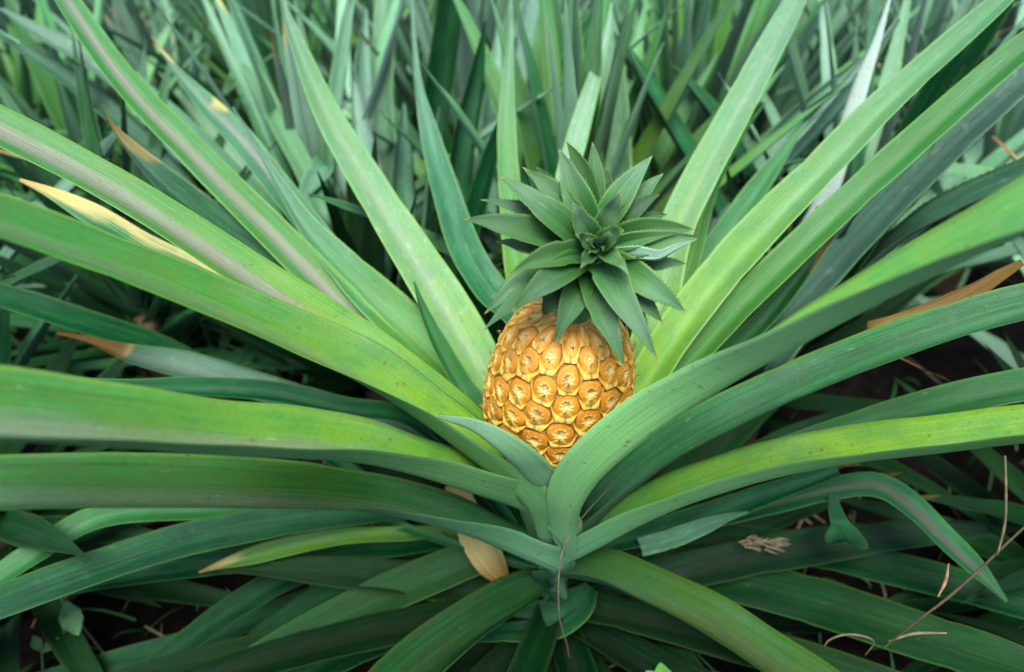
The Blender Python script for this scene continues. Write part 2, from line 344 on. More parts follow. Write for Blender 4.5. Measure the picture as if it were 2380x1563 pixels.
HERO = [
 # --- left fan
 dict(path=[(1312,1240,70),(1250,1170,90),(1120,1115,100,.545),(850,1040,132,.47),(550,1018,165,.405),(250,990,185,.35),(0,970,190,.315),(-300,960,190,.285),(-600,1000,120,.27),(-760,1040,6,.265)], d0=.62, d1=.30, fold=[50,50,46,42,40,38,36], roll=[-60,-50,-30,-19,-14,-10,-6], yellow=[.0,.35,.75,.6,.3,.2], purple=[0,.1,.4,.8,.8,.6]),
 dict(path=[(1290,1305,60),(1200,1258,80),(1100,1218,95),(900,1168,112),(600,1146,125,.48),(300,1140,130,.43),(0,1142,130,.39),(-300,1160,120,.36),(-600,1230,70,.34),(-760,1300,5,.33)], d0=.65, d1=.40, fold=[50,46,40,36,34,30], roll=[-60,-40,-17,-14,-10,-6], yellow=[0,.05,.2,.35,.25,.1], purple=[0,.1,.4,.5,.4,.3], bright=.82),
 dict(path=[(1240,1150,80,.575),(1170,1085,88,.553),(1080,1015,92,.54),(900,890,100,.51),(700,790,100,.475),(350,640,96,.41),(0,510,100,.36),(-350,400,95,.325),(-600,350,50,.31),(-700,340,5,.305)], d0=.585, d1=.36, fold=[50,46,40,32,28,26], roll=[-60,-40,-16,0,6,6], yellow=[.1,.5,.85,.55,.25,.1], purple=[0,.1,.3,.4,.3,.2]),
 dict(path=[(1200,1110,70),(1150,1060,84),(1060,980,90),(870,830,94),(600,655,92),(290,455,86),(0,300,90),(-250,180,80),(-480,90,5)], d0=.61, d1=.48, fold=[45,40,34,28,24,22], roll=[-30,-10,-4,0], yellow=[.2,.6,.75,.45,.25,.1], purple=[0,.1,.7,1,1,.8]),
 dict(path=[(1120,1010,60),(1060,960,72),(930,845,84),(780,690,84),(630,540,80),(460,370,72),(290,190,62),(150,-10,52),(40,-200,5)], d0=.68, d1=.78, fold=[45,38,30,26,24,22], yellow=[.1,.3,.3,.25,.15,.05], purple=[0,.4,1,1,1,.8]),
 dict(path=[(1050,930,60),(900,812,74),(740,692,76),(560,562,72),(400,438,60),(295,335,26),(255,285,8),(238,250,2)], d0=.72, d1=.72, fold=[40,34,30,30,40,60], yellow=0, silver=[0,0,0,0,.1,.9], bright=.55, dry=[0,0,0,0,0,.0,1]),
 dict(path=[(1140,985,60),(1080,905,84),(965,785,106),(840,665,92),(720,535,50),(650,430,24),(600,345,12),(540,250,3)], d0=.67, d1=.78, fold=[42,34,28,30,45,75], yellow=[.3,.6,.5,.25,.1,0], silver=[0,0,0,.1,.5,1]),
 dict(path=[(1180,960,80),(1130,880,100),(1050,740,112),(950,580,96),(850,420,80),(760,265,62),(690,100,34),(665,30,16),(655,-20,4)], d0=.66, d1=.84, fold=[40,32,28,26,28,50], yellow=[.7,1,.85,.6,.4,.2], purple=[0,.15,.4,.5,.3,0], silver=[0,.05,.35,.5,.3,.8]),  # silver along the middle paints a sky sheen onto the blade
 dict(path=[(1110,950,50),(1070,890,46),(1020,800,38),(985,725,22),(962,655,3)], d0=.65, d1=.66, fold=[40,40,45], yellow=[.3,.2,.1], bright=.8),
 dict(path=[(1285,1152,60,.575),(1232,1092,64,.538),(1172,1034,52,.512),(1100,988,28,.505),(1020,967,6,.50)], d0=.565, d1=.50, fold=[45,35,30,45], yellow=[.1,.3,.4,.3], silver=[.0,.0,.05,.3], base=(AX.x+.004, AX.y-.02, .31), roll=[-40,-55,-60,-60]),
 # yellow-ended and grey old leaves on the left
 dict(path=[(860,830,50),(700,760,56),(560,690,60),(430,622,62),(340,580,64),(220,505,56),(120,450,28),(45,418,4)], d0=.74, d1=.66, fold=[35,30,25,20], dry=[0,.1,.22,.27,.30,.32,.34,.40,.8], bright=[.6,.7,1.1,1.4], name='yellowing_leaf'),
 dict(path=[(1000,1010,50),(880,985,60),(760,952,64),(600,905,66),(450,862,66),(320,832,50),(250,808,26),(200,790,16),(130,776,6)], d0=.80, d1=.74, fold=[30,25,25,40], silver=[.2,.3,.5,.6], purple=.4, bright=[.75,.75,.75,.75,.75,.75,.75,.75,.4,.35], dry=[0]*34+[1]*5, roll=-15),
 dict(path=[(1000,870,50),(860,690,56),(750,565,60),(640,425,60),(560,325,58),(470,232,44),(410,165,20),(385,130,8),(352,85,3)], d0=.74, d1=.88, fold=[35,28,24,26], purple=[.3,.8,1,.9,.4], silver=.25, dry=[0]*34+[.2,.46,.1,0,0,.2,.5,.8,1]),
 dict(path=[(960,980,40),(800,950,46),(640,915,48),(450,903,44),(300,905,40),(100,900,36),(-200,905,10)], d0=.74, d1=.58, fold=30, bright=.6),
 # --- right fan
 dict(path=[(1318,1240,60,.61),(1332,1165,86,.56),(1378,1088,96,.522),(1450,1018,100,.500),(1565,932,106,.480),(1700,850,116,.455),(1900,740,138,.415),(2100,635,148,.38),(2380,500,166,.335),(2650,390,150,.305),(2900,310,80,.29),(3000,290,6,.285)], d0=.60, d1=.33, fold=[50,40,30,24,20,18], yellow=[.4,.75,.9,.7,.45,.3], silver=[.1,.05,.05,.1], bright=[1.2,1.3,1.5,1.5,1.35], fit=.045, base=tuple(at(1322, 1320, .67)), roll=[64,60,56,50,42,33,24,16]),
 dict(path=[(1380,1195,60),(1460,1120,76),(1560,1045,84),(1750,945,88),(1950,858,88),(2150,782,86),(2380,715,86),(2700,650,70),(2950,640,6)], d0=.65, d1=.44, fold=[48,42,38,36,30], roll=[20,14,12,8,0], yellow=[0,.05,.1,.1,.05], silver=[.1,.1,.1,.1], bright=.75),
 dict(path=[(1430,1225,50),(1700,1105,66),(1950,1012,72),(2150,950,74),(2380,900,78),(2700,860,60),(2900,860,6)], d0=.72, d1=.53, fold=[45,35,30,26], yellow=[0,.1,.15,.05], bright=.8),
 dict(path=[(1300,1290,60),(1350,1262,74),(1470,1195,84),(1600,1140,86),(1800,1080,88),(2000,1045,88),(2200,1022,88),(2380,1000,90),(2700,985,80),(3000,1010,6)], d0=.65, d1=.40, fold=[50,48,46,42,40,36], roll=[50,34,26,24,22,14], yellow=[0,.1,.55,.95,.8,.5], purple=0),
 dict(path=[(1400,1275,50),(1520,1240,60),(1660,1198,60),(1790,1150,50),(1950,1095,30)], d0=.74, d1=.70, fold=40, bright=.7),
 dict(path=[(1430,1275,44),(1620,1215,50),(1800,1172,52),(1930,1138,54),(2040,1130,56),(2110,1172,56),(2190,1250,52),(2265,1320,44),(2340,1400,4)], d0=.76, d1=.66, fold=[35,28,24,18,24,28], purple=[0,.1,.2,.6,.8,.6], silver=.0, bright=.62, roll=[0,0,-10,-15]),
 dict(path=[(1510,1850,2),(1488,1272,44),(1560,1252,46),(1640,1222,38),(1700,1200,16),(1738,1190,4)], d0=.72, d1=.68, fold=[20,25,50], silver=.4, roll=-30, name='torn_leaf', skip=1),
 # --- upper right fan
 dict(path=[(1440,1000,70),(1480,890,84),(1530,720,88),(1570,540,84),(1625,420,80),(1690,300,76),(1770,150,66),(1850,0,50),(1920,-130,5)], d0=.66, d1=.84, fold=[42,34,26,24,26], yellow=[.6,.8,.75,.55,.3,.2], purple=[0,0,.25,.4,.2], silver=[0,.1,.35,.5,.5]),  # upper half silvered as a painted sky sheen
 dict(path=[(1430,1000,70),(1500,895,84),(1570,780,94),(1690,625,96),(1800,505,90),(1910,395,82),(2050,250,70),(2200,115,58),(2340,-10,44),(2450,-120,5)], d0=.66, d1=.68, fold=[44,38,34,32,30], yellow=[.5,.95,.75,.45,.25,.1], silver=[0,0,.15,.3,.3]),
 dict(path=[(1440,1040,50),(1530,920,64),(1620,820,70),(1720,712,72),(1850,585,72),(2000,445,72),(2150,310,70),(2380,110,60),(2600,-60,5)], d0=.67, d1=.62, fold=[44,38,32,28,26], yellow=[.2,.3,.3,.2,.1], bright=.85),
 dict(path=[(1480,930,44),(1560,720,50),(1600,620,46),(1650,450,34),(1720,320,14),(1780,238,3)], d0=.72, d1=.86, fold=[40,34,40], yellow=[.3,.5,.4,.2]),
 dict(path=[(1450,960,50),(1560,760,60),(1640,620,66),(1690,540,60),(1760,440,50),(1840,330,20),(1880,280,3)], d0=.76, d1=.86, fold=30, yellow=.1, silver=.1),
 dict(path=[(1500,980,40),(1640,860,46),(1760,760,50),(1860,640,44),(1920,560,26),(1970,505,3)], d0=.70, d1=.68, fold=40, yellow=.1, bright=.6, dry=[0,0,0,0,0,1]),
 # --- behind the fruit
 dict(path=[(1220,760,70),(1150,690,76),(1085,590,76),(1040,460,66),(1000,320,46),(972,190,18),(962,80,10),(955,-20,4)], d0=.72, d1=.92, fold=[35,30,26,30,60], silver=[0,0,.1,.2,.6,1], bright=[.7,.8,.9,1]),
 dict(path=[(1235,780,60),(1205,640,62),(1188,480,54),(1178,330,46),(1180,200,30),(1187,80,14),(1187,-30,4)], d0=.72, d1=.92, fold=[35,30,26,30,50], yellow=[.6,.5,.4,.3], silver=[0,0,0,.15,.5,.9]),
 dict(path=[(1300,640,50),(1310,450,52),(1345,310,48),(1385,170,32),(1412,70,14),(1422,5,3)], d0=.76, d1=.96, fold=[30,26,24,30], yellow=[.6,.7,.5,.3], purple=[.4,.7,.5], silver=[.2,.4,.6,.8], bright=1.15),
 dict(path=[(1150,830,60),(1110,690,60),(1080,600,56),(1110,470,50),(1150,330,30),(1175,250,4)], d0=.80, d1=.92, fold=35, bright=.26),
 # --- lower right: brightness lowered to paint in the shade low on the plant
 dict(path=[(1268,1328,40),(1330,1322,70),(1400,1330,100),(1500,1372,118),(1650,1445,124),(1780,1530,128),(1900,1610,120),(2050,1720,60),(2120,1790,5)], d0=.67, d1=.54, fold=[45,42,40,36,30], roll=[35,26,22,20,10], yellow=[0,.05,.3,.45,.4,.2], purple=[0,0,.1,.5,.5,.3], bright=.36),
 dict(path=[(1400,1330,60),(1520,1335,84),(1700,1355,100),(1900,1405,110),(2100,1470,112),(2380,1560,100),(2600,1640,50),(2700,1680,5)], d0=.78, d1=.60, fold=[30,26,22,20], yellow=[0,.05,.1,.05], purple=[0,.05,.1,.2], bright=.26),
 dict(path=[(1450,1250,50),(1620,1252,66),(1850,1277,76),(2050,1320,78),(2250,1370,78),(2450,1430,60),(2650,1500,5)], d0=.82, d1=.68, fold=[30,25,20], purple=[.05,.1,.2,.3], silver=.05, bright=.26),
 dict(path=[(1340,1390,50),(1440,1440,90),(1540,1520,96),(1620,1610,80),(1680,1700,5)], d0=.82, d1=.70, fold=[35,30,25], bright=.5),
 # --- bottom and lower left: most blades darkened in colour, light falloff painted in
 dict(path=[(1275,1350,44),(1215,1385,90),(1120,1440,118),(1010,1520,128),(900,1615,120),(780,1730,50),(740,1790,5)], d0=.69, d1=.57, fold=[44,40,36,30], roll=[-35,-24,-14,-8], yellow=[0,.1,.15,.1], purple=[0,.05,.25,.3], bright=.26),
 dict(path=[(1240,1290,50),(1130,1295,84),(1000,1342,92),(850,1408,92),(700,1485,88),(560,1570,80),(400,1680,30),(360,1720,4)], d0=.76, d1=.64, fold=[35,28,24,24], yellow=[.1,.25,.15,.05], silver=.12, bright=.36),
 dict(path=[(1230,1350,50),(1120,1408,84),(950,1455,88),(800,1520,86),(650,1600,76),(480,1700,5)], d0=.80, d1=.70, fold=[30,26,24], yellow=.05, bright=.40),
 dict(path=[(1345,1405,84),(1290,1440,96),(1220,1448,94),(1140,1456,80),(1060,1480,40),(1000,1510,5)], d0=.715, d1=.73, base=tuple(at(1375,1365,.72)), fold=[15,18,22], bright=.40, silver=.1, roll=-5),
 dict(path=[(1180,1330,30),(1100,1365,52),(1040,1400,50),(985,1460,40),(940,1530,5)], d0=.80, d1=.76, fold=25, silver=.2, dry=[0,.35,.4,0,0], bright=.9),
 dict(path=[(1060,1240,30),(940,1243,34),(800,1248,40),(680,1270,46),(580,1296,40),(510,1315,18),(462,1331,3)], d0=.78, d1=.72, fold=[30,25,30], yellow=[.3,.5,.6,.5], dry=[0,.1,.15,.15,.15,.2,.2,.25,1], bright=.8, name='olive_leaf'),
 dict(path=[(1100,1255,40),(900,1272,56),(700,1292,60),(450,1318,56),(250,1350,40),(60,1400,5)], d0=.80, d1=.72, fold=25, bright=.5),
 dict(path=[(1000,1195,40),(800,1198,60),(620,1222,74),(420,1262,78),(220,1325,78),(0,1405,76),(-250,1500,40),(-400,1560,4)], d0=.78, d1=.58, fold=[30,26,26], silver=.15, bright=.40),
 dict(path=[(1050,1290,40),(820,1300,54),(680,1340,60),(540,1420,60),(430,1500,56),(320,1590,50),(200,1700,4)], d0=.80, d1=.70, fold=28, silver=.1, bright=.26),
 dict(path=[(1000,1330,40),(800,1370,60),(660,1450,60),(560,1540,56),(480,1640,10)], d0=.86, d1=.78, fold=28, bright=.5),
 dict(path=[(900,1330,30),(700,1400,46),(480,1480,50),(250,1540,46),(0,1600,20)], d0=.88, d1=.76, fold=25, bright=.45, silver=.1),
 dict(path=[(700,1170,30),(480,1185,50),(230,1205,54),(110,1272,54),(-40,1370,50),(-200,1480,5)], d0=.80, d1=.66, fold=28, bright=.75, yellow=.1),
]
for h in HERO:
    h = dict(h); p = h.pop('path'); d0 = h.pop('d0'); d1 = h.pop('d1')
    if h.pop('skip', 0): p = p[1:]
    elif 'base' not in h:
        a = at(*p[1][:2], d0); az = math.degrees(math.atan2(a.y - AX.y, a.x - AX.x))
        z = {True: .22, False: .16}[p[0][1] < 1260]
        h['base'] = hb(z, az)
    h.setdefault('wave', .0007)
    o = pix_leaf(hero, p, d0, d1, seg=56, cross=12, **h)
    if o.name.startswith('yellowing'): o['label'] = 'leaf with a dried yellow end'
    if o.name.startswith('torn'): o['label'] = 'short torn leaf stub'
    if o.name.startswith('olive'): o['label'] = 'olive yellow leaf with a brown tip'
rh = random.Random(51)  # under-leaves, colour darkened so the gaps between blades look shaded
for i in range(30):
    a = R(i * 137.5); el = R(rh.uniform(-6, 12) + (8 if i > 15 else 0)); L = rh.uniform(.40, .62); W = rh.uniform(.036, .05); p = Vector((AX.x, AX.y, .07 + .003 * i)); P = []; Wd = []
    for k in range(9):
        t = k / 8; P.append(tuple(p)); Wd.append(W * (1 if t < .4 else max(.02, 1 - ((t - .4) / .6) ** 1.8)))
        e = el + R(16) * (1 - t) - R(22) * t
        p = p + Vector((math.cos(e) * math.cos(a), math.cos(e) * math.sin(a), math.sin(e))) * L / 8
        p.z = max(p.z, .012)
    link('leaf', leaf_mesh(P, Wd, fold=[40, 28, 22, 20], roll=[0, rh.uniform(-15, 15)], seg=36, cross=8, wave=.001, bright=rh.uniform(.08, .22), purple=rh.choice((0, .4)), silver=rh.uniform(0, .25), yellow=rh.uniform(0, .2), dry=[0, 0, 0, 0, 0, rh.choice((0, .4, 1))]), hero)
link('stem', tube_mesh('stem', [(AX.x, AX.y, -.02), (AX.x, AX.y + .005, .15), (AX.x - .002, AX.y + .02, .28), (FB.x, FB.y, FB.z + .01)], [.012, .013, .012, .012], M_STALK), hero)
# dried sheath hanging beside the stem
husk = leaf_mesh([tuple(at(*p)) for p in ((1060, 1120, .76), (1085, 1190, .745), (1120, 1260, .73), (1150, 1310, .725), (1178, 1355, .725))],
                 [.03, .036, .04, .036, .014], fold=[10, 15, 25, 35], dry=[.85,.72,.62,.75,1], seg=30, cross=10, wave=.0015, bright=[.6, .9, 1.0, .6], roll=-35)
ho = link('dried_sheath', husk, hero); ho['label'] = 'papery brown dried leaf sheath'
link('dead_stub', tube_mesh('dead_stub', [at(1180, 1430, .80), at(1165, 1475, .78), at(1145, 1515, .77), at(1136, 1532, .765)], [.008, .008, .009, .012], M_STALK), hero)

# ---------------------------------------------------------------- fruit
fa = (FT - FB); FL = fa.length; fa.normalize()
fx = Vector((1, 0, 0)); fx = (fx - fa * fx.dot(fa)).normalized(); fy = fa.cross(fx)
RMAX = .0598
def prof(t):
    return RMAX * np.interp(t, [0, .03, .08, .16, .28, .42, .58, .72, .84, .92, .97, 1.0],
                               [.28, .41, .58, .80, .97, 1.025, 1.0, .925, .82, .68, .51, .26])
NT, NH, NCOL, PITCHE = 640, 420, 18, .0250
th = np.linspace(0, 2 * np.pi, NT, endpoint=False); tt = np.linspace(0, 1, NH)
kk = np.array([.05, .25, .4, .25, .05]); 
pr = prof(tt); pr = np.convolve(np.pad(pr, 12, mode='reflect', reflect_type='odd'), np.ones(25) / 25, 'valid')
TH, TT = np.meshgrid(th, tt); RR = np.repeat(pr[:, None], NT, 1)
arc = np.concatenate([[0], np.cumsum(np.hypot(np.diff(pr), np.diff(tt) * FL))]); ARC = np.repeat(arc[:, None], NT, 1)
kf = TH / (2 * np.pi) * NCOL + ARC * 2.0 + .35
best = np.full(kf.shape, 1e9); LX = np.zeros_like(kf); LY = np.zeros_like(kf); ID = np.zeros_like(kf)
for dk in (-1, 0, 1, 2):
    kc = np.floor(kf) + dk
    ko = .5 * (np.mod(kc, 2))
    for dj in (-1, 0, 1):
        j = np.round(ARC / PITCHE - ko) + dj
        ex = np.sin(kc % NCOL * 7.1 + j * 3.7) * .05; ey = np.sin(kc % NCOL * 4.3 + j * 9.1) * .05
        dx = (kf - kc) * .866 - ex; dy = ARC / PITCHE - ko - j - ey
        d2 = dx * dx + dy * dy; m = d2 < best
        best[m] = d2[m]; LX[m] = dx[m]; LY[m] = dy[m]; ID[m] = (kc % NCOL * 57 + j * 131)[m]
def h01(x): return np.mod(np.sin(x * 12.9898) * 43758.5453, 1.0)
r1, r2, r3 = h01(ID + 1), h01(ID + 7), h01(ID + 13)
def ss(x, a, b): 
    t = np.clip((x - a) / (b - a), 0, 1); return t * t * (3 - 2 * t)
ang = np.arctan2(LX, LY)                       # 0 = up
re = np.sqrt((LX / .48) ** 2 + ((LY - .05) / .43) ** 2) * (1 + .045 * np.sin(3 * ang + r1 * 6) + .03 * np.sin(5 * ang + r2 * 9))
upper = ss(LY, -.32, -.02)
dome = np.clip(1 - re ** 2, 0, 1) ** .55
tri = ss(.04 + (-.10 - LY) * .85 - np.abs(LX), -.03, .04) * ss(-LY, .02, .16)      # pale bract fanning below the centre
disp = (.0013 + .0009 * r3) * dome * (.55 + .45 * ss(LY, -.45, .05)) - .0013 * ss(np.abs(re - 1.03), .16, .0) * upper - .0022 * ss(re, .45, .08)
disp += .0013 * ss(re, 1.0, 1.25) * (1 - upper) + .0009 * tri
disp += .0006 * np.sin(9 * ang + r2 * 6) * ss(re, .75, .2) * .6
endf = ss(TT, 0, .05) * ss(1 - TT, 0, .04)
RD = RR + disp * endf * np.clip(RR / .03, 0, 1)
C0 = np.array(FB)[None, None] + np.array(fa)[None, None] * (TT * FL)[..., None]
VV = C0 + RD[..., None] * (np.array(fx)[None, None] * np.cos(TH)[..., None] + np.array(fy)[None, None] * np.sin(TH)[..., None])
def cm(c, a, f): return c * (1 - f[..., None]) + np.array(a)[None, None] * f[..., None]
colr = np.ones(VV.shape) * np.array([.64, .38, .055])
ring_ = ss(re, 1.02, .88) * ss(re, .40, .66)
colr = cm(colr, (.66, .33, .022), ss(re, 1.0, .85))
colr = cm(colr, (.55, .205, .011), ring_ * (.35 + .65 * upper) * (.75 + .25 * r2))            # orange shield
cen = ss(re, .70, .30)
colr = cm(colr, (.70, .50, .20), cen * (.35 + .6 * r1))
ray = .5 + .5 * np.sin(ang * (6 + 8 * r3) + r2 * 40 + 4 * np.sin(ang * 2 + r1 * 9) + 14 * re)
colr = cm(colr, (.78, .70, .48), ss(re, .5, .12) * ss(ray, .5, .85) * .8)
colr = cm(colr, (.19, .14, .08), ss(re, .34, .06) * ss(ray, .55, .2) * (.15 + .5 * r1))
colr = cm(colr, (.58, .37, .085), tri * .6)
colr = cm(colr, (.16, .13, .08), tri * ss(np.abs(LX), .085, .015) * ss(-LY, .26, .40) * .85)
colr = cm(colr, (.20, .065, .008), ss(np.abs(re - 1.0), .13, .02) * (.15 + .8 * upper))     # dark crease round the hood
colr = cm(colr, (.24, .12, .045), ss(re, .95, .3) * ss(r3 + .25 * np.sin(ang + r1 * 6), .78, .98) * .55)                     # a few bruised eyes
colr = cm(colr, (.14, .09, .04), ss(TT, .06, .0) * .8)
F = []
idx = np.arange(NH * NT).reshape(NH, NT)
a = idx[:-1]; b = np.roll(idx, -1, 1)[:-1]; c = np.roll(idx, -1, 1)[1:]; d = idx[1:]
F = np.stack([a, b, c, d], -1).reshape(-1, 4)
V = VV.reshape(-1, 3); Cc = colr.reshape(-1, 3)
F = [tuple(f) for f in F.tolist()] + [tuple(idx[0][::-1].tolist()), tuple(idx[-1].tolist())]
# bract tips and dry hairs at every eye
rs = random.Random(5); ev = []; ec = []; ef = []; nb = len(V)
def ring(tarc, theta, rad_off=0.0):
    t = np.interp(tarc, arc, tt); r = np.interp(t, tt, pr) + rad_off
    n = fx * math.cos(theta) + fy * math.sin(theta)
    return FB + fa * (t * FL) + n * r, n
for kcol in range(NCOL):
    for j in range(-1, 12):
        sa = (j + .5 * (kcol % 2) + math.sin(kcol * 4.3 + j * 9.1) * .05) * PITCHE
        if sa < .006 or sa > arc[-1] - .004: continue
        theta = (kcol + math.sin(kcol * 7.1 + j * 3.7) * .05 / .866 - sa * 2.0 - .35) / NCOL * 2 * math.pi
        p, n = ring(sa, theta, .0032); tg = fa.cross(n)
        if n.dot((CAM - p).normalized()) < -.35: continue
        for q in range(7):
            l = rs.uniform(.003, .0075); an = rs.uniform(-1.3, 1.3); lift = rs.uniform(.25, .8)
            if q == 0: l = rs.uniform(.006, .010); an = rs.uniform(-.3, .3); lift = .5
            dirv = (fa * math.cos(an) + tg * math.sin(an)) * (1 - lift * .5) + n * lift
            sidev = dirv.cross(n).normalized() * (.0011 if q == 0 else .0004)
            b0 = p + tg * rs.uniform(-.0015, .0015) - fa * (.004 if q == 0 else .001)
            pts = [b0 - sidev, b0 + sidev, b0 + dirv * l * .6 + sidev * .6 - n * .0002, b0 + dirv * l * .6 - sidev * .6, b0 + dirv * l - n * l * .15]
            k0 = nb + len(ev); ev += [tuple(x) for x in pts]
            cc = rs.choice([(.66, .55, .32), (.58, .46, .24), (.5, .38, .2), (.22, .17, .11), (.38, .31, .2)])
            ec += [cc] * 5; ef += [(k0, k0 + 1, k0 + 2, k0 + 3), (k0 + 3, k0 + 2, k0 + 4)]
        # thin pale skin line arching from under the eye
        if rs.random() < .8:
            sg = rs.choice((-1, 1)); prev = None
            for q in range(6):
                f = q / 5; pp, nn = ring(sa - PITCHE * (.42 + .10 * math.sin(f * 3.1)), theta + sg * (.02 + .17 * f), .0012 + .0012 * math.sin(f * 3.1))
                k0 = nb + len(ev); ww = .0005 * (1 - f * .8)
                ev += [tuple(pp + fa * ww), tuple(pp - fa * ww)]; ec += [(.70, .55, .27)] * 2
                if prev is not None: ef.append((prev, prev + 1, k0 + 1, k0))
                prev = k0
V = np.concatenate([V, np.array(ev)]); Cc = np.concatenate([Cc, np.array(ec)]); F += ef
g = NG('pineapple_skin'); av = g.n('ShaderNodeAttribute', attribute_name='pig'); tc = g.n('ShaderNodeTexCoord')
n1 = g.noise(tc.outputs['Object'], 420, 4, .6); n2 = g.noise(tc.outputs['Object'], 1500, 2, .5); n3 = g.noise(tc.outputs['Object'], 55, 3, .55)
cc = g.mix(g.math('MULTIPLY', g.rng(n1, .52, .72), .35), av.outputs['Vector'], (.70, .50, .18))
cc = g.mix(g.math('MULTIPLY', g.rng(n1, .44, .30), .45), cc, (.30, .12, .02))
cc = g.mix(g.math('MULTIPLY', g.rng(n3, .5, .7), .3), cc, (.56, .24, .02))
sc_ = g.n('ShaderNodeMix', data_type='RGBA', blend_type='MULTIPLY'); sc_.inputs[0].default_value = 1; sc_.inputs[7].default_value = (.62, .60, .45, 1); g.l(cc, sc_.inputs[6]); cc = sc_.outputs[2]
g.l(cc, g.b.inputs['Base Color']); g.b.inputs['Roughness'].default_value = .58; g.b.inputs['Specular IOR Level'].default_value = .25
g.bump(g.math('ADD', n1, g.math('MULTIPLY', n2, .5)), .35, .0012)
fruit = link('fruit', mesh_np('fruit', V, F, [g.m], None, True, dict(pig=Cc)), hero)
fruit['label'] = 'ripe golden orange pineapple fruit'

# ---------------------------------------------------------------- crown of the fruit
def zc(x, y): return 1022.7 + x * .2737, 316.1 + y * .2737        # detail-view pixel to photo-view pixel
CC = at(1385, 590, .477)
ca = (Vector((0.02, -.50, .86))).normalized()
def on_plane(x, y, h):
    X, Y = zc(x, y); d = (at(X, Y, 1) - CAM)
    t = ((CC + ca * h) - CAM).dot(ca) / d.dot(ca)
    return CAM + d * t
crown = link('crown', tube_mesh('crown', [FT - fa * .008, FT + fa * .018, CC - ca * .030, CC - ca * .012, CC - ca * .004], [.013, .013, .012, .010, .003], M_WEED, 20, 12), hero)
crown['label'] = 'rosette of spiny dark green crown leaves'
CROWN = [  # tip, mid, base in detail-view pixels, width, heights of tip / mid / base above the crown plane (cm)
 ((195,700),(600,780),(1050,880),250,0,.4,-1.4), ((340,562),(700,640),(1000,760),170,-.8,-.4,-1.8), ((500,350),(830,610),(1120,880),270,.6,.8,-1.0),
 ((720,265),(950,480),(1180,740),220,.2,.3,-1.3), ((1005,125),(1130,440),(1270,760),250,.8,.6,-1.1), ((1070,80),(1215,340),(1300,720),210,-.4,-.1,-1.5),
 ((1290,65),(1310,350),(1320,720),190,-.9,-.5,-1.9), ((1792,195),(1590,440),(1380,740),240,.4,.4,-1.2), ((1885,342),(1700,520),(1480,740),200,-.6,-.4,-1.8),
 ((1862,503),(1650,625),(1430,790),190,.1,.2,-1.4), ((1540,480),(1445,640),(1330,840),180,2.2,1.2,-.4), ((1128,548),(1190,720),(1290,890),190,2.2,1.3,-.3),
 ((2165,795),(1800,800),(1450,880),230,.2,.5,-1.2), ((2205,850),(1850,900),(1450,950),210,.1,.4,-1.3), ((2180,880),(1860,1045),(1480,1040),170,.9,.5,-1.2),
 ((2082,1095),(1850,1095),(1560,1060),160,-.9,-.7,-1.9), ((2095,1500),(1800,1300),(1440,1060),240,-.3,.3,-1.3), ((1889,1599),(1690,1380),(1450,1140),210,-1.2,-.7,-2.0),
 ((1835,1904),(1540,1400),(1360,1070),270,.2,.8,-.9), ((1550,1989),(1390,1520),(1270,1120),260,-.8,-.2,-1.5), ((970,1759),(1105,1450),(1220,1150),240,-1.4,-.6,-1.7),
 ((600,1505),(900,1260),(1240,1040),250,.6,.9,-.9), ((370,1659),(700,1370),(1050,1110),200,-.6,-.1,-1.6), ((378,1505),(640,1290),(980,1080),180,-1.0,-.5,-1.8),
 ((440,1380),(650,1230),(950,1060),150,-1.5,-.9,-2.0), ((600,1172),(880,1040),(1210,980),210,1.0,1.0,-.8), ((470,895),(700,945),(1000,970),150,-1.3,-.8,-2.0),
 ((1585,1190),(1480,1085),(1340,990),170,1.9,1.2,-.3), ((1190,1137),(1235,1060),(1295,980),120,2.2,1.5,-.1), ((1570,785),(1490,840),(1370,940),170,2.3,1.5,-.2),
 ((1452,875),(1390,880),(1330,935),130,2.6,1.6,.0), ((1150,835),(1200,890),(1280,950),140,2.4,1.5,-.1), ((1388,968),(1365,945),(1330,945),60,2.4,1.6,.3),
 ((700,285),(870,470),(1150,760),170,-1.2,-.8,-2.0), ((812,275),(930,420),(1180,760),160,-1.4,-1.0,-2.1), ((870,1535),(950,1400),(1130,1160),210,-1.8,-1.0,-2.0),
 ((1400,300),(1410,480),(1370,740),190,-1.2,-.8,-2.0), ((1920,680),(1720,730),(1450,820),170,-.9,-.6,-1.8), ((1420,1780),(1330,1480),(1270,1160),200,-1.8,-1.0,-2.0),
 ((1770,1660),(1600,1400),(1400,1120),200,-1.8,-1.1,-2.1),((1640,1600),(1500,1350),(1380,1120),200,-1.0,-.5,-1.7),
 ((1240,880),(1270,920),(1310,945),80,2.6,1.8,.2), ((1350,860),(1335,900),(1322,940),70,2.8,1.9,.3), ((1250,1010),(1285,985),(1320,950),70,2.4,1.7,.3),
]
random.seed(3)
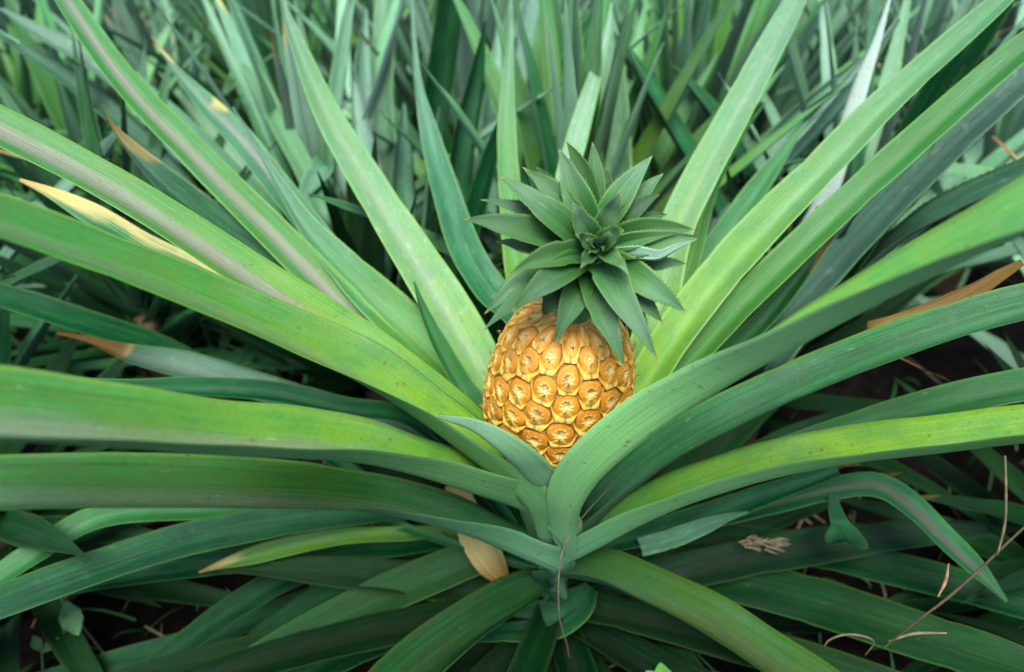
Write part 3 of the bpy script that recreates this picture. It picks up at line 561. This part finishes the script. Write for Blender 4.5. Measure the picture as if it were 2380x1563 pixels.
for i, (tp, md, bs, wz, ht, hm, hb_) in enumerate(CROWN):
    b = on_plane(*bs, hb_ / 100); m = on_plane(*md, hm / 100); t = on_plane(*tp, ht / 100)
    b = b * .75 + (CC + ca * (hb_ / 100)) * .25
    t = t + ca * random.uniform(-.004, .005); q1 = (b * .45 + m * .55) + ca * .002; q2 = (m * .5 + t * .5) + ca * .0025
    ww = wz * .2737 * .475 / FV * 1.28
    side = (t - b).cross(ca).normalized()
    me = leaf_mesh([tuple(b), tuple(q1), tuple(m), tuple(q2), tuple(t)], [ww * .88, ww * .98, ww * .78, ww * .40, .0003], fold=[40, 34, 28, 26, 30] if i != 14 else [40, 50, 55, 50],
                   roll=random.uniform(-18, 18) if i != 14 else 20, seg=30, cross=10, thick=.0012, side=side, bright=random.uniform(.42, .85) if i != 14 else 1.2, silver=[.0, .05, random.uniform(.15, .6), random.uniform(.1, .6)] if i != 14 else 1.0,  # the one pale blade has reflected light painted into its colour
                   yellow=[.15, .35, random.uniform(.25, .55)], dry=[0, 0, 0, 0, 0, 0, 0, 0, 0, .0, .1, .8], teeth=.0030, wave=.0003, name='crown_leaf')
    link('crown_leaf', me, crown)

# ================================================================ NEIGHBOURING PLANTS
def rosette(plant, n, rng, zb, Lr, Wr, elr, droop, az=None, seg=26, cross=6, pig=None, azskip=None):
    """n channelled leaves springing from one stem."""
    bx, by, bz = plant.location
    for i in range(n):
        a = R((az or 0) + i * 137.5 + rng.uniform(-14, 14))
        if azskip and azskip(math.degrees(a) % 360): continue
        f = i / max(1, n - 1)                      # 0 outer/low .. 1 inner/upright
        el = R(elr[0] + (elr[1] - elr[0]) * f + rng.uniform(-8, 8)); L = rng.uniform(*Lr) * (1 - .25 * f * f); W = rng.uniform(*Wr)
        dr = R(droop * (1.15 - f) * rng.uniform(.5, 1.4)); side = rng.uniform(-.25, .25)
        P = []; Wd = []; p = Vector((bx + .012 * math.cos(a), by + .012 * math.sin(a), bz + zb + .14 * f)); N_ = 8
        for k in range(N_ + 1):
            t = k / N_
            P.append(tuple(p)); Wd.append(W * (1.0 if t < .35 else max(0.02, (1 - ((t - .35) / .65) ** 1.7))))
            e = el - dr * t * t * 1.6; aa = a + side * t
            p = p + Vector((math.cos(e) * math.cos(aa), math.cos(e) * math.sin(aa), math.sin(e))) * (L / N_)
        pg = pig(rng) if pig else {}
        me = leaf_mesh(P, Wd, fold=[45, 34, 28, 28, 34], roll=[0, rng.uniform(-25, 25)], seg=seg, cross=cross, wave=.001, rnd=rng.random(), **pg)
        link('leaf', me, plant)
    link('stem', tube_mesh('stem', [(bx, by, bz - .03), (bx, by, bz + zb + .1)], [.03, .025], M_STALK), plant)
def pig_grey(rng):
    return dict(silver=[rng.uniform(0, .3), rng.uniform(.2, .8), rng.uniform(.4, 1)], yellow=rng.uniform(0, .3), purple=rng.choice((0, 0, .4, .7)), bright=rng.uniform(.6, 2.0),
                dry=[0, 0, 0, 0, 0, rng.choice((0, 0, .3, 1))])
def pig_green(rng):
    return dict(silver=[0, rng.uniform(0, .2), rng.uniform(.05, .4)], yellow=[rng.uniform(0, .3), rng.uniform(0, .6), .1], purple=rng.choice((0, 0, .3)), bright=rng.uniform(.7, 1.8))
def pig_shade(rng):  # very low brightness paints gap shade into the leaf colour
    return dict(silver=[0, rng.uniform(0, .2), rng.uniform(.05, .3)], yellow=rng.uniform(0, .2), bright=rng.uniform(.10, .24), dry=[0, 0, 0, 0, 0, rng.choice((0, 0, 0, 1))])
def pig_dark(rng):
    return dict(silver=[0, rng.uniform(0, .25), rng.uniform(.1, .4)], yellow=rng.uniform(0, .15), bright=rng.uniform(.35, .8))
GRP = 'pineapple plants growing round the fruiting one'
def plant(x, y, label, n=24, seed=1, L=(.45, .62), W=(.036, .05), el=(25, 82), droop=25, pig=pig_green, zb=.06, skip=None):
    o = empty('pineapple_plant', (x, y, ground_z(x, y))); tag(o, label, 'plant', GRP)
    rosette(o, n, random.Random(seed), zb, L, W, el, droop, az=seed * 51, pig=pig, azskip=skip)
    return o
toward = lambda lo, hi: (lambda a: lo < a < hi)
PB = plant(.10, .88, 'tall dark pineapple plant directly behind the crown of the fruit', 42, 2, (.48, .68), (.046, .062), (45, 89), 6, pig_green, skip=toward(225, 315))
PL = plant(-.34, .98, 'silvery pineapple plant behind the fruit, left of its crown', 42, 5, (.46, .66), (.030, .048), (22, 88), 8, pig_grey, skip=toward(225, 330))
PR = plant(.58, .92, 'grey green pineapple plant behind the fruit, right of its crown', 42, 7, (.46, .66), (.030, .048), (22, 88), 8, pig_grey, skip=toward(200, 320))
PFR = plant(.92, .52, 'blue grey pineapple plant with spiny edged leaves at the right edge', 34, 9, (.46, .66), (.044, .060), (20, 80), 14, pig_grey, skip=toward(160, 250))
PFL = plant(-.95, .62, 'shaded pineapple plant at the left edge beside a yellowed leaf', 34, 12, (.44, .60), (.036, .050), (10, 70), 22, pig_dark, skip=toward(310, 350))
PBL = plant(-.86, 1.22, 'narrow leaved pineapple plant among grass in the upper left', 30, 14, (.40, .56), (.030, .042), (25, 78), 18, pig_green)
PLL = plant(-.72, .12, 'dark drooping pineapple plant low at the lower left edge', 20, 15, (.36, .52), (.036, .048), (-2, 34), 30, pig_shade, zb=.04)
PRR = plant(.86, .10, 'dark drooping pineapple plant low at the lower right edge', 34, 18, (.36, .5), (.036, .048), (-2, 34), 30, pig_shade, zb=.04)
plant(-.60, .80, 'shaded pineapple plant below the long purple striped leaves on the left', 34, 21, (.40, .54), (.034, .048), (15, 76), 14, pig_dark, skip=toward(260, 340))
plant(.34, 1.22, 'upright green pineapple plant in the second row above the crown', 42, 23, (.50, .70), (.034, .052), (50, 89), 6, pig_green)
plant(-.08, 1.26, 'upright pale pineapple plant in the second row at the top middle', 42, 25, (.50, .70), (.034, .052), (50, 89), 6, pig_grey)
plant(.92, 1.10, 'grey pineapple plant in the upper right corner behind the slanting leaves', 34, 27, (.48, .66), (.040, .056), (35, 84), 10, pig_grey, skip=toward(220, 270))
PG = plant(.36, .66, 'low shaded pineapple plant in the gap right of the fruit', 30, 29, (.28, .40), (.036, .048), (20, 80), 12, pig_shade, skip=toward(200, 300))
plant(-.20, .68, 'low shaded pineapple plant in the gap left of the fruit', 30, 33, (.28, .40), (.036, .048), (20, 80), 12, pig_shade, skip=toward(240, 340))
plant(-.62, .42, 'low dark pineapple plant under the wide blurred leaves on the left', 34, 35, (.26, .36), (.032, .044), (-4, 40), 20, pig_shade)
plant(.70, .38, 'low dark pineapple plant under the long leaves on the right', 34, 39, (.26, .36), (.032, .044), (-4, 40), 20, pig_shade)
def feat(par, path, d0, d1, k=1.0, **kw):
    b = par.location; kw.setdefault('wave', .0007)
    return pix_leaf(par, path, d0, d1, base=(b.x, b.y, b.z + .10), k=k, seg=44, cross=8, **kw)
random.seed(8)
feat(PB, [(1060,600,60),(1055,480,60),(1075,320,56),(1100,200,40),(1128,50,3)], 1.05, .98, fold=30, bright=.5)
feat(PB, [(1080,560,70),(1010,300,66),(1030,120,66),(1055,-60,60),(1080,-220,5)], 1.10, 1.05, fold=26, bright=.26)
feat(PB, [(1230,520,70),(1255,340,66),(1310,190,60),(1370,60,40),(1410,-20,5)], 1.05, 1.02, fold=26, bright=.6)
feat(PB, [(1430,500,76),(1432,360,72),(1428,220,64),(1425,110,40),(1420,20,4)], 1.02, 1.0, fold=22, silver=[.1,.3,.5], yellow=.3)
feat(PB, [(960,700,60),(935,560,60),(930,420,52),(935,300,30),(938,240,4)], 1.0, 1.02, fold=28, silver=[.2,.4,.5], bright=.9)
feat(PB, [(1010,720,60),(990,600,60),(1000,460,50),(1015,330,30),(1022,250,4)], 1.04, 1.0, fold=30, silver=.2, bright=.7)
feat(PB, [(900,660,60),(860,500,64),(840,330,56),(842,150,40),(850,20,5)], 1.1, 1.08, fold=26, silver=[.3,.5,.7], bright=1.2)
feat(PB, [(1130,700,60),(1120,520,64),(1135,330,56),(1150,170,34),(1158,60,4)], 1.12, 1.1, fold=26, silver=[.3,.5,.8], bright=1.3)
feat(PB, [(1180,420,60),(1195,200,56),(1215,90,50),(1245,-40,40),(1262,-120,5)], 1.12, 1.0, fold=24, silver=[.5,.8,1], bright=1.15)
feat(PR, [(1720,600,64),(1650,450,64),(1570,310,58),(1500,195,40),(1450,110,16),(1430,75,3)], .98, 1.0, fold=30, bright=[.9,.8,.55])
feat(PR, [(1800,560,54),(1750,450,52),(1690,320,46),(1630,230,30),(1575,165,8),(1555,148,2)], 1.02, 1.05, fold=34, bright=.6)
feat(PR, [(1830,620,60),(1900,480,52),(1935,390,44),(1970,270,40),(2005,170,32),(2030,110,20),(2060,20,8),(2075,-30,3)], .90, .86, fold=[30,34,45], silver=[.5,.9,1], purple=.3)
feat(PR, [(1650,560,44),(1770,420,44),(1900,280,44),(2020,140,30),(2090,40,6)], .98, .94, fold=30, silver=[.2,.5,.6])
feat(PR, [(1620,600,50),(1740,400,50),(1830,290,44),(1930,200,30),(2010,130,4)], 1.1, 1.06, fold=30, silver=[.1,.4,.5])
feat(PG, [(1790,770,90),(1930,610,120),(2080,450,130),(2240,290,124),(2420,130,100),(2600,-20,6)], .80, .66, fold=[30,24,22], silver=[.4,.5,.6], purple=.4, bright=.72)
feat(PG, [(1880,740,70),(1970,600,80),(2080,400,84),(2200,190,80),(2330,0,60),(2400,-100,5)], .88, .74, fold=26, bright=.26)
feat(PG, [(2080,560,90),(2230,470,110),(2400,400,120),(2650,300,60)], .74, .58, fold=20, silver=.35, bright=.55, teeth=.007)
feat(PG, [(1960,640,60),(2060,480,64),(2150,330,50),(2220,200,16),(2245,150,3)], .80, .72, fold=34, bright=.5, teeth=.006)
feat(PFR, [(2600,480,40),(2380,432,36),(2250,402,32),(2170,398,20),(2120,396,4)], .95, .92, fold=20, silver=.4, yellow=.3)
feat(PG, [(1800,850,60),(1900,690,70),(2000,560,60),(2100,420,40),(2180,300,4)], .84, .80, fold=30, silver=.7, bright=.8)
bl = feat(PFR, [(2010,765,16),(2080,745,34),(2170,715,44),(2270,668,42),(2340,625,30),(2375,608,8)], .66, .60, fold=[60,20,50,15,45], dry=1.0, bright=[.45,.8,.6,.9,.5], wave=.002, name='withered_leaf')
bl['label'] = 'withered brown leaf'
feat(PL, [(760,520,50),(720,420,50),(650,290,46),(580,150,36),(530,40,14),(508,0,3)], 1.0, 1.12, fold=28, silver=[.2,.3,.5], yellow=.2)
feat(PL, [(900,520,50),(880,420,50),(850,300,40),(830,200,20),(815,150,3)], 1.0, 1.05, fold=34, silver=[.5,.8,.9], purple=.3)
feat(PL, [(900,480,60),(890,250,56),(895,60,50),(900,-100,30),(905,-180,4)], 1.15, 1.1, fold=24, silver=.5, yellow=.2)
feat(PL, [(830,470,50),(770,380,50),(720,430,46),(700,470,4)], 1.05, 1.0, fold=24, silver=.3)
feat(hero, [(420,830,50),(200,752,58),(0,690,56),(-200,640,30),(-300,620,4)], .82, .68, fold=30, bright=.5)
feat(PFL, [(-60,960,40),(20,880,40),(80,790,34),(180,640,4)], .86, .90, fold=30, bright=.55, silver=.2)
feat(PL, [(560,480,50),(420,330,50),(250,170,50),(100,80,36),(0,20,4)], 1.0, .98, fold=28, silver=.5, purple=.5, bright=.8)
feat(PL, [(500,520,50),(330,330,50),(180,200,44),(60,120,26),(-40,60,4)], 1.02, 1.0, fold=28, silver=.3, bright=.7)
feat(PFL, [(140,460,40),(220,380,40),(265,325,20),(295,280,3)], .98, .95, fold=30, silver=.8, purple=.3)

# copies further back: two kinds, each copied with all its leaves
GF = 'pineapple plants far back in the field'
LF = ['distant pineapple plant with grey green leaves in the blurred rows at the top', 'distant pineapple plant with fresh green leaves in the blurred rows at the top']
protos = []
for kd, (sd_, pg_) in enumerate(((31, pig_grey), (37, pig_green), (41, pig_grey))):
    o = empty('pineapple_plant', (0, 0, 0)); tag(o, LF[kd % 2], 'plant', GF)
    rosette(o, 42, random.Random(sd_), .05, (.44, .66), (.028, .044), (42, 88), 8, az=sd_, seg=16, cross=4, pig=pg_)
    protos.append([o, list(o.children), False])
rf = random.Random(77)
for row, y in enumerate((1.5, 1.8, 2.1, 2.45, 2.85, 3.3, 3.8)):
    half = .62 * y + .35; x = -half + rf.uniform(0, .2)
    while x < half:
        if not (abs(x + .86) < .2 and y < 1.4):
            pr_ = protos[rf.randrange(3)]
            if not pr_[2]: o = pr_[0]; pr_[2] = True
            else:
                o = pr_[0].copy(); COL.objects.link(o)
                for ch in pr_[1]:
                    c_ = ch.copy(); COL.objects.link(c_); c_.parent = o
            o.location = (x + rf.uniform(-.06, .06), y + rf.uniform(-.06, .06), ground_z(x, y)); o.rotation_euler = (0, 0, rf.uniform(0, 6.28))
            s_ = rf.uniform(.8, 1.12); o.scale = (s_, s_, s_)
        x += rf.uniform(.24, .36) * (1 + .06 * row)

# ================================================================ GRASS, LITTER, SMALL PLANTS
def blades(name, n, seed, place, hl, wd, **pgk):
    rng = random.Random(seed); V = []; F = []; lc = []; pgs = []; pes = []
    for i in range(n):
        x, y = place(rng); z = ground_z(x, y); a = rng.uniform(0, 6.28); L = rng.uniform(*hl); W = rng.uniform(*wd); e = rng.uniform(.7, 1.5); r = rng.random()
        p = Vector((x, y, z)); sd_ = Vector((-math.sin(a), math.cos(a), 0)); k0 = len(V)
        for k in range(5):
            t = k / 4; ww = W * (1 - t ** 1.5) * .5 + .0002
            V += [tuple(p - sd_ * ww), tuple(p + sd_ * ww)]; lc += [(-.6, t * L, r), (.6, t * L, r)]
            pgs += [(pgk.get('yellow', .3) * r, 0, pgk.get('dry', 0) * (r > .8))] * 2; pes += [(.15 * r, .6 + .6 * r, t)] * 2
            ee = e - t * rng.uniform(.4, 1.6)
            p = p + Vector((math.cos(a) * math.cos(ee), math.sin(a) * math.cos(ee), math.sin(ee))) * L / 4
            if k: F.append((k0 + 2 * k - 2, k0 + 2 * k - 1, k0 + 2 * k + 1, k0 + 2 * k))
    return mesh_np(name, V, F, [M_TOP], None, True, dict(lc=lc, pg=pgs, pe=pes))
def pl_far(r):
    y = r.uniform(1.0, 3.8); return r.uniform(-.62 * y - .3, .62 * y + .3), y
def pl_left(r): return r.uniform(-1.5, -.35), r.uniform(.75, 2.2)
def pl_near(r):
    return r.choice((-1, 1)) * r.uniform(.25, 1.1), r.uniform(-.1, .8)
tag(link('grass', blades('grass', 2600, 3, lambda r: pl_left(r) if r.random() < .75 else pl_far(r), (.12, .34), (.005, .012))), 'thin green grass growing between the rows of plants', 'grass', kind='stuff')
tag(link('ground_weeds', blades('ground_weeds', 500, 6, pl_near, (.03, .10), (.002, .005))), 'sparse thin grass on the dark soil below the leaves', 'weeds', kind='stuff')
# straw litter on the soil
rl = random.Random(9); V = []; F = []
for i in range(260):
    x, y = rl.uniform(-.8, .9), rl.uniform(-.1, .8); z = ground_z(x, y) + rl.uniform(.008, .03); a = rl.uniform(0, 6.28); L = rl.uniform(.02, .10); W = rl.uniform(.0006, .0016)
    d = Vector((math.cos(a), math.sin(a), rl.uniform(-.2, .2))) * L; s_ = Vector((-math.sin(a), math.cos(a), 0)) * W; p = Vector((x, y, z)); k = len(V)
    m = p + d * .5 + Vector((0, 0, rl.uniform(0, .01)))
    V += [tuple(v) for v in (p - s_, p + s_, m - s_, m + s_, p + d - s_ * .4, p + d + s_ * .4)]; F += [(k, k + 1, k + 3, k + 2), (k + 2, k + 3, k + 5, k + 4)]
tag(link('straw_litter', mesh_np('straw_litter', V, F, [M_STRAW])), 'dry straw scattered on the dark soil', 'litter', kind='stuff')

def stalk(name, pts, rad, mat, label, cat, group=None):
    b = at(*pts[0]); o = empty(name, b) if False else None
    me = tube_mesh(name, [at(*p) for p in pts], rad, mat, sides=6)
    return tag(link(name, me), label, cat, group)
stalk('grass_stalk', [(1420,1130,.61),(1352,1205,.60),(1312,1270,.60),(1300,1330,.61),(1300,1430,.64),(1320,1510,.70),(1325,1580,.76)], [.0003,.0005,.0006,.0007,.0007,.0007,.0007], M_STRAW,
      'long thin dry grass stalk bending down in front of the plant base', 'grass stalk')
stalk('twig', [(1330,1400,.74),(1345,1450,.76),(1335,1520,.79),(1325,1600,.82)], [.0009,.0013,.0013,.0012], M_STRAW, 'upright thin straw twig over the dark soil below the plant', 'twig')
stalk('twig', [(1275,1490,.76),(1310,1465,.755),(1348,1442,.75)], [.0007,.0010,.0007], M_STRAW, 'short thin straw twig crossing the upright one', 'twig')
stalk('twig', [(1380,1570,.80),(1430,1545,.79),(1470,1530,.79)], [.0008,.0011,.0006], M_STRAW, 'pale forked twig lying on the dark soil at the bottom edge', 'twig')
stalk('branch', [(2050,1510,.52),(2130,1445,.50),(2200,1392,.49),(2270,1330,.48),(2335,1268,.47),(2420,1190,.46)], [.0006,.0008,.001,.001,.0008,.0007], M_STALK, 'dark thin branch slanting across the broad leaf at the lower right', 'branch')
stalk('straw', [(2318,1290,.47),(2335,1220,.465),(2338,1140,.46),(2336,1060,.46)], [.0006,.0009,.0008,.0006], M_STRAW, 'pale upright straw beside the dark branch at the right edge', 'straw')
stalk('straw', [(2205,1310,.56),(2198,1350,.555),(2180,1388,.55)], [.0006,.0014,.0006], M_HUSK, 'short tan straw piece hanging on the dark branch', 'straw')
stalk('tendril', [(2065,1492,.55),(2120,1474,.55),(2200,1472,.55)], [.0006,.0013,.0007], M_STRAW, 'pale straight dried tendril on the broad leaf at the lower right', 'tendril')
stalk('tendril', [(1910,1530,.66),(1925,1490,.65),(1975,1475,.645),(2030,1490,.64),(2010,1525,.65)], [.0005,.0008,.0009,.0008,.0004], M_STRAW, 'curled dried tendril looping over the soil at the lower right', 'tendril')
# clump of straw caught on a leaf
rc = random.Random(2); vs = []; fs = []
for i in range(34):
    x = rc.uniform(1715, 1800); y = 1262 + (x - 1715) * .05 + rc.uniform(-12, 12); a = rc.uniform(-.5, .4); l = rc.uniform(18, 50); dd = .735 - rc.uniform(0, .012)
    p = at(x, y, dd); q_ = at(x + l * math.cos(a), y + l * math.sin(a), dd - rc.uniform(-.006, .006)); s_ = Vector((0, .0007, .0005)); k = len(vs)
    m_ = (p + q_) / 2 + Vector((0, 0, rc.uniform(0, .004)))
    vs += [tuple(v) for v in (p - s_, p + s_, m_ - s_, m_ + s_, q_ - s_ * .3, q_ + s_ * .3)]; fs += [(k, k + 1, k + 3, k + 2), (k + 2, k + 3, k + 5, k + 4)]
tag(link('straw_clump', mesh_np('straw_clump', vs, fs, [M_STRAW])), 'small clump of dry straw caught on a leaf right of the base', 'straw clump')

# curled cut leaf piece standing up on the right
cp = leaf_mesh([tuple(at(*p)) for p in ((1935,1150,.70),(1940,1185,.70),(1950,1215,.70),(1962,1238,.69),(1968,1252,.675),(1966,1256,.66))], [.010,.014,.020,.032,.040,.028], fold=[20,15,10,-15,-25], seg=24, cross=10, silver=.1, bright=.5)
tag(link('leaf_scrap', cp), 'curled pale green scrap of leaf by the bent leaf at right', 'leaf scrap')

# small weeds
def weed(label, root, leaves, mat, d, rad=.0012):
    r0 = at(*root[0], d); o = empty('weed', r0); tag(o, label, 'weed', 'small weeds between the leaves')
    link('stalk', tube_mesh('stalk', [at(x, y, d) for x, y in root], [rad] * len(root), mat, sides=6), o)
    for (x0, y0, x1, y1, wv) in leaves:
        a = at(x0, y0, d); b = at(x1, y1, d - .01); m = (a + b) / 2 + Vector((0, 0, .002)); W = wv * d / FV
        sdv = (b - a).cross(CAM - m).normalized()
        P = [tuple(a), tuple(a * .7 + b * .3), tuple(m), tuple(a * .25 + b * .75), tuple(b)]
        N_ = 9; V = []; F = []
        D, q = spline(np.column_stack([np.array(P), np.array([.12, .8, 1, .7, .04]) * W]), N_)
        for i in range(N_):
            for u in (-1, -.5, 0, .5, 1):
                s2 = 1 + .12 * (i % 2) * abs(u)
                V.append(tuple(Vector(D[i, :3]) + sdv * (u * D[i, 3] * .5 * s2) + (CAM - m).normalized() * (.12 * abs(u) * D[i, 3])))
        for i in range(N_ - 1):
            for j in range(4):
                k = i * 5 + j; F.append((k, k + 1, k + 6, k + 5))
        link('leaf', mesh_np('weed_leaf', V, F, [mat]), o)
weed('small seedling weed with a thin bare stalk in the dark lower left gap', [(149,1500),(149,1440),(145,1400),(132,1378)],
     [(140,1385,112,1392,16),(138,1380,118,1378,12),(145,1392,160,1380,10),(150,1398,182,1478,44)], M_WEED, .80)
weed('tiny two leaved weed at the bottom of the dark lower left gap', [(100,1560),(98,1530),(96,1505)], [(96,1515,76,1478,22),(98,1518,136,1482,20)], M_WEED, .80)
weed('bright green toothed weed tip at the bottom edge below the fruit', [(1545,1640),(1545,1600),(1545,1575)], [(1545,1600,1535,1540,40),(1545,1600,1500,1560,34),(1548,1600,1590,1565,34)], M_FRESH, .66)
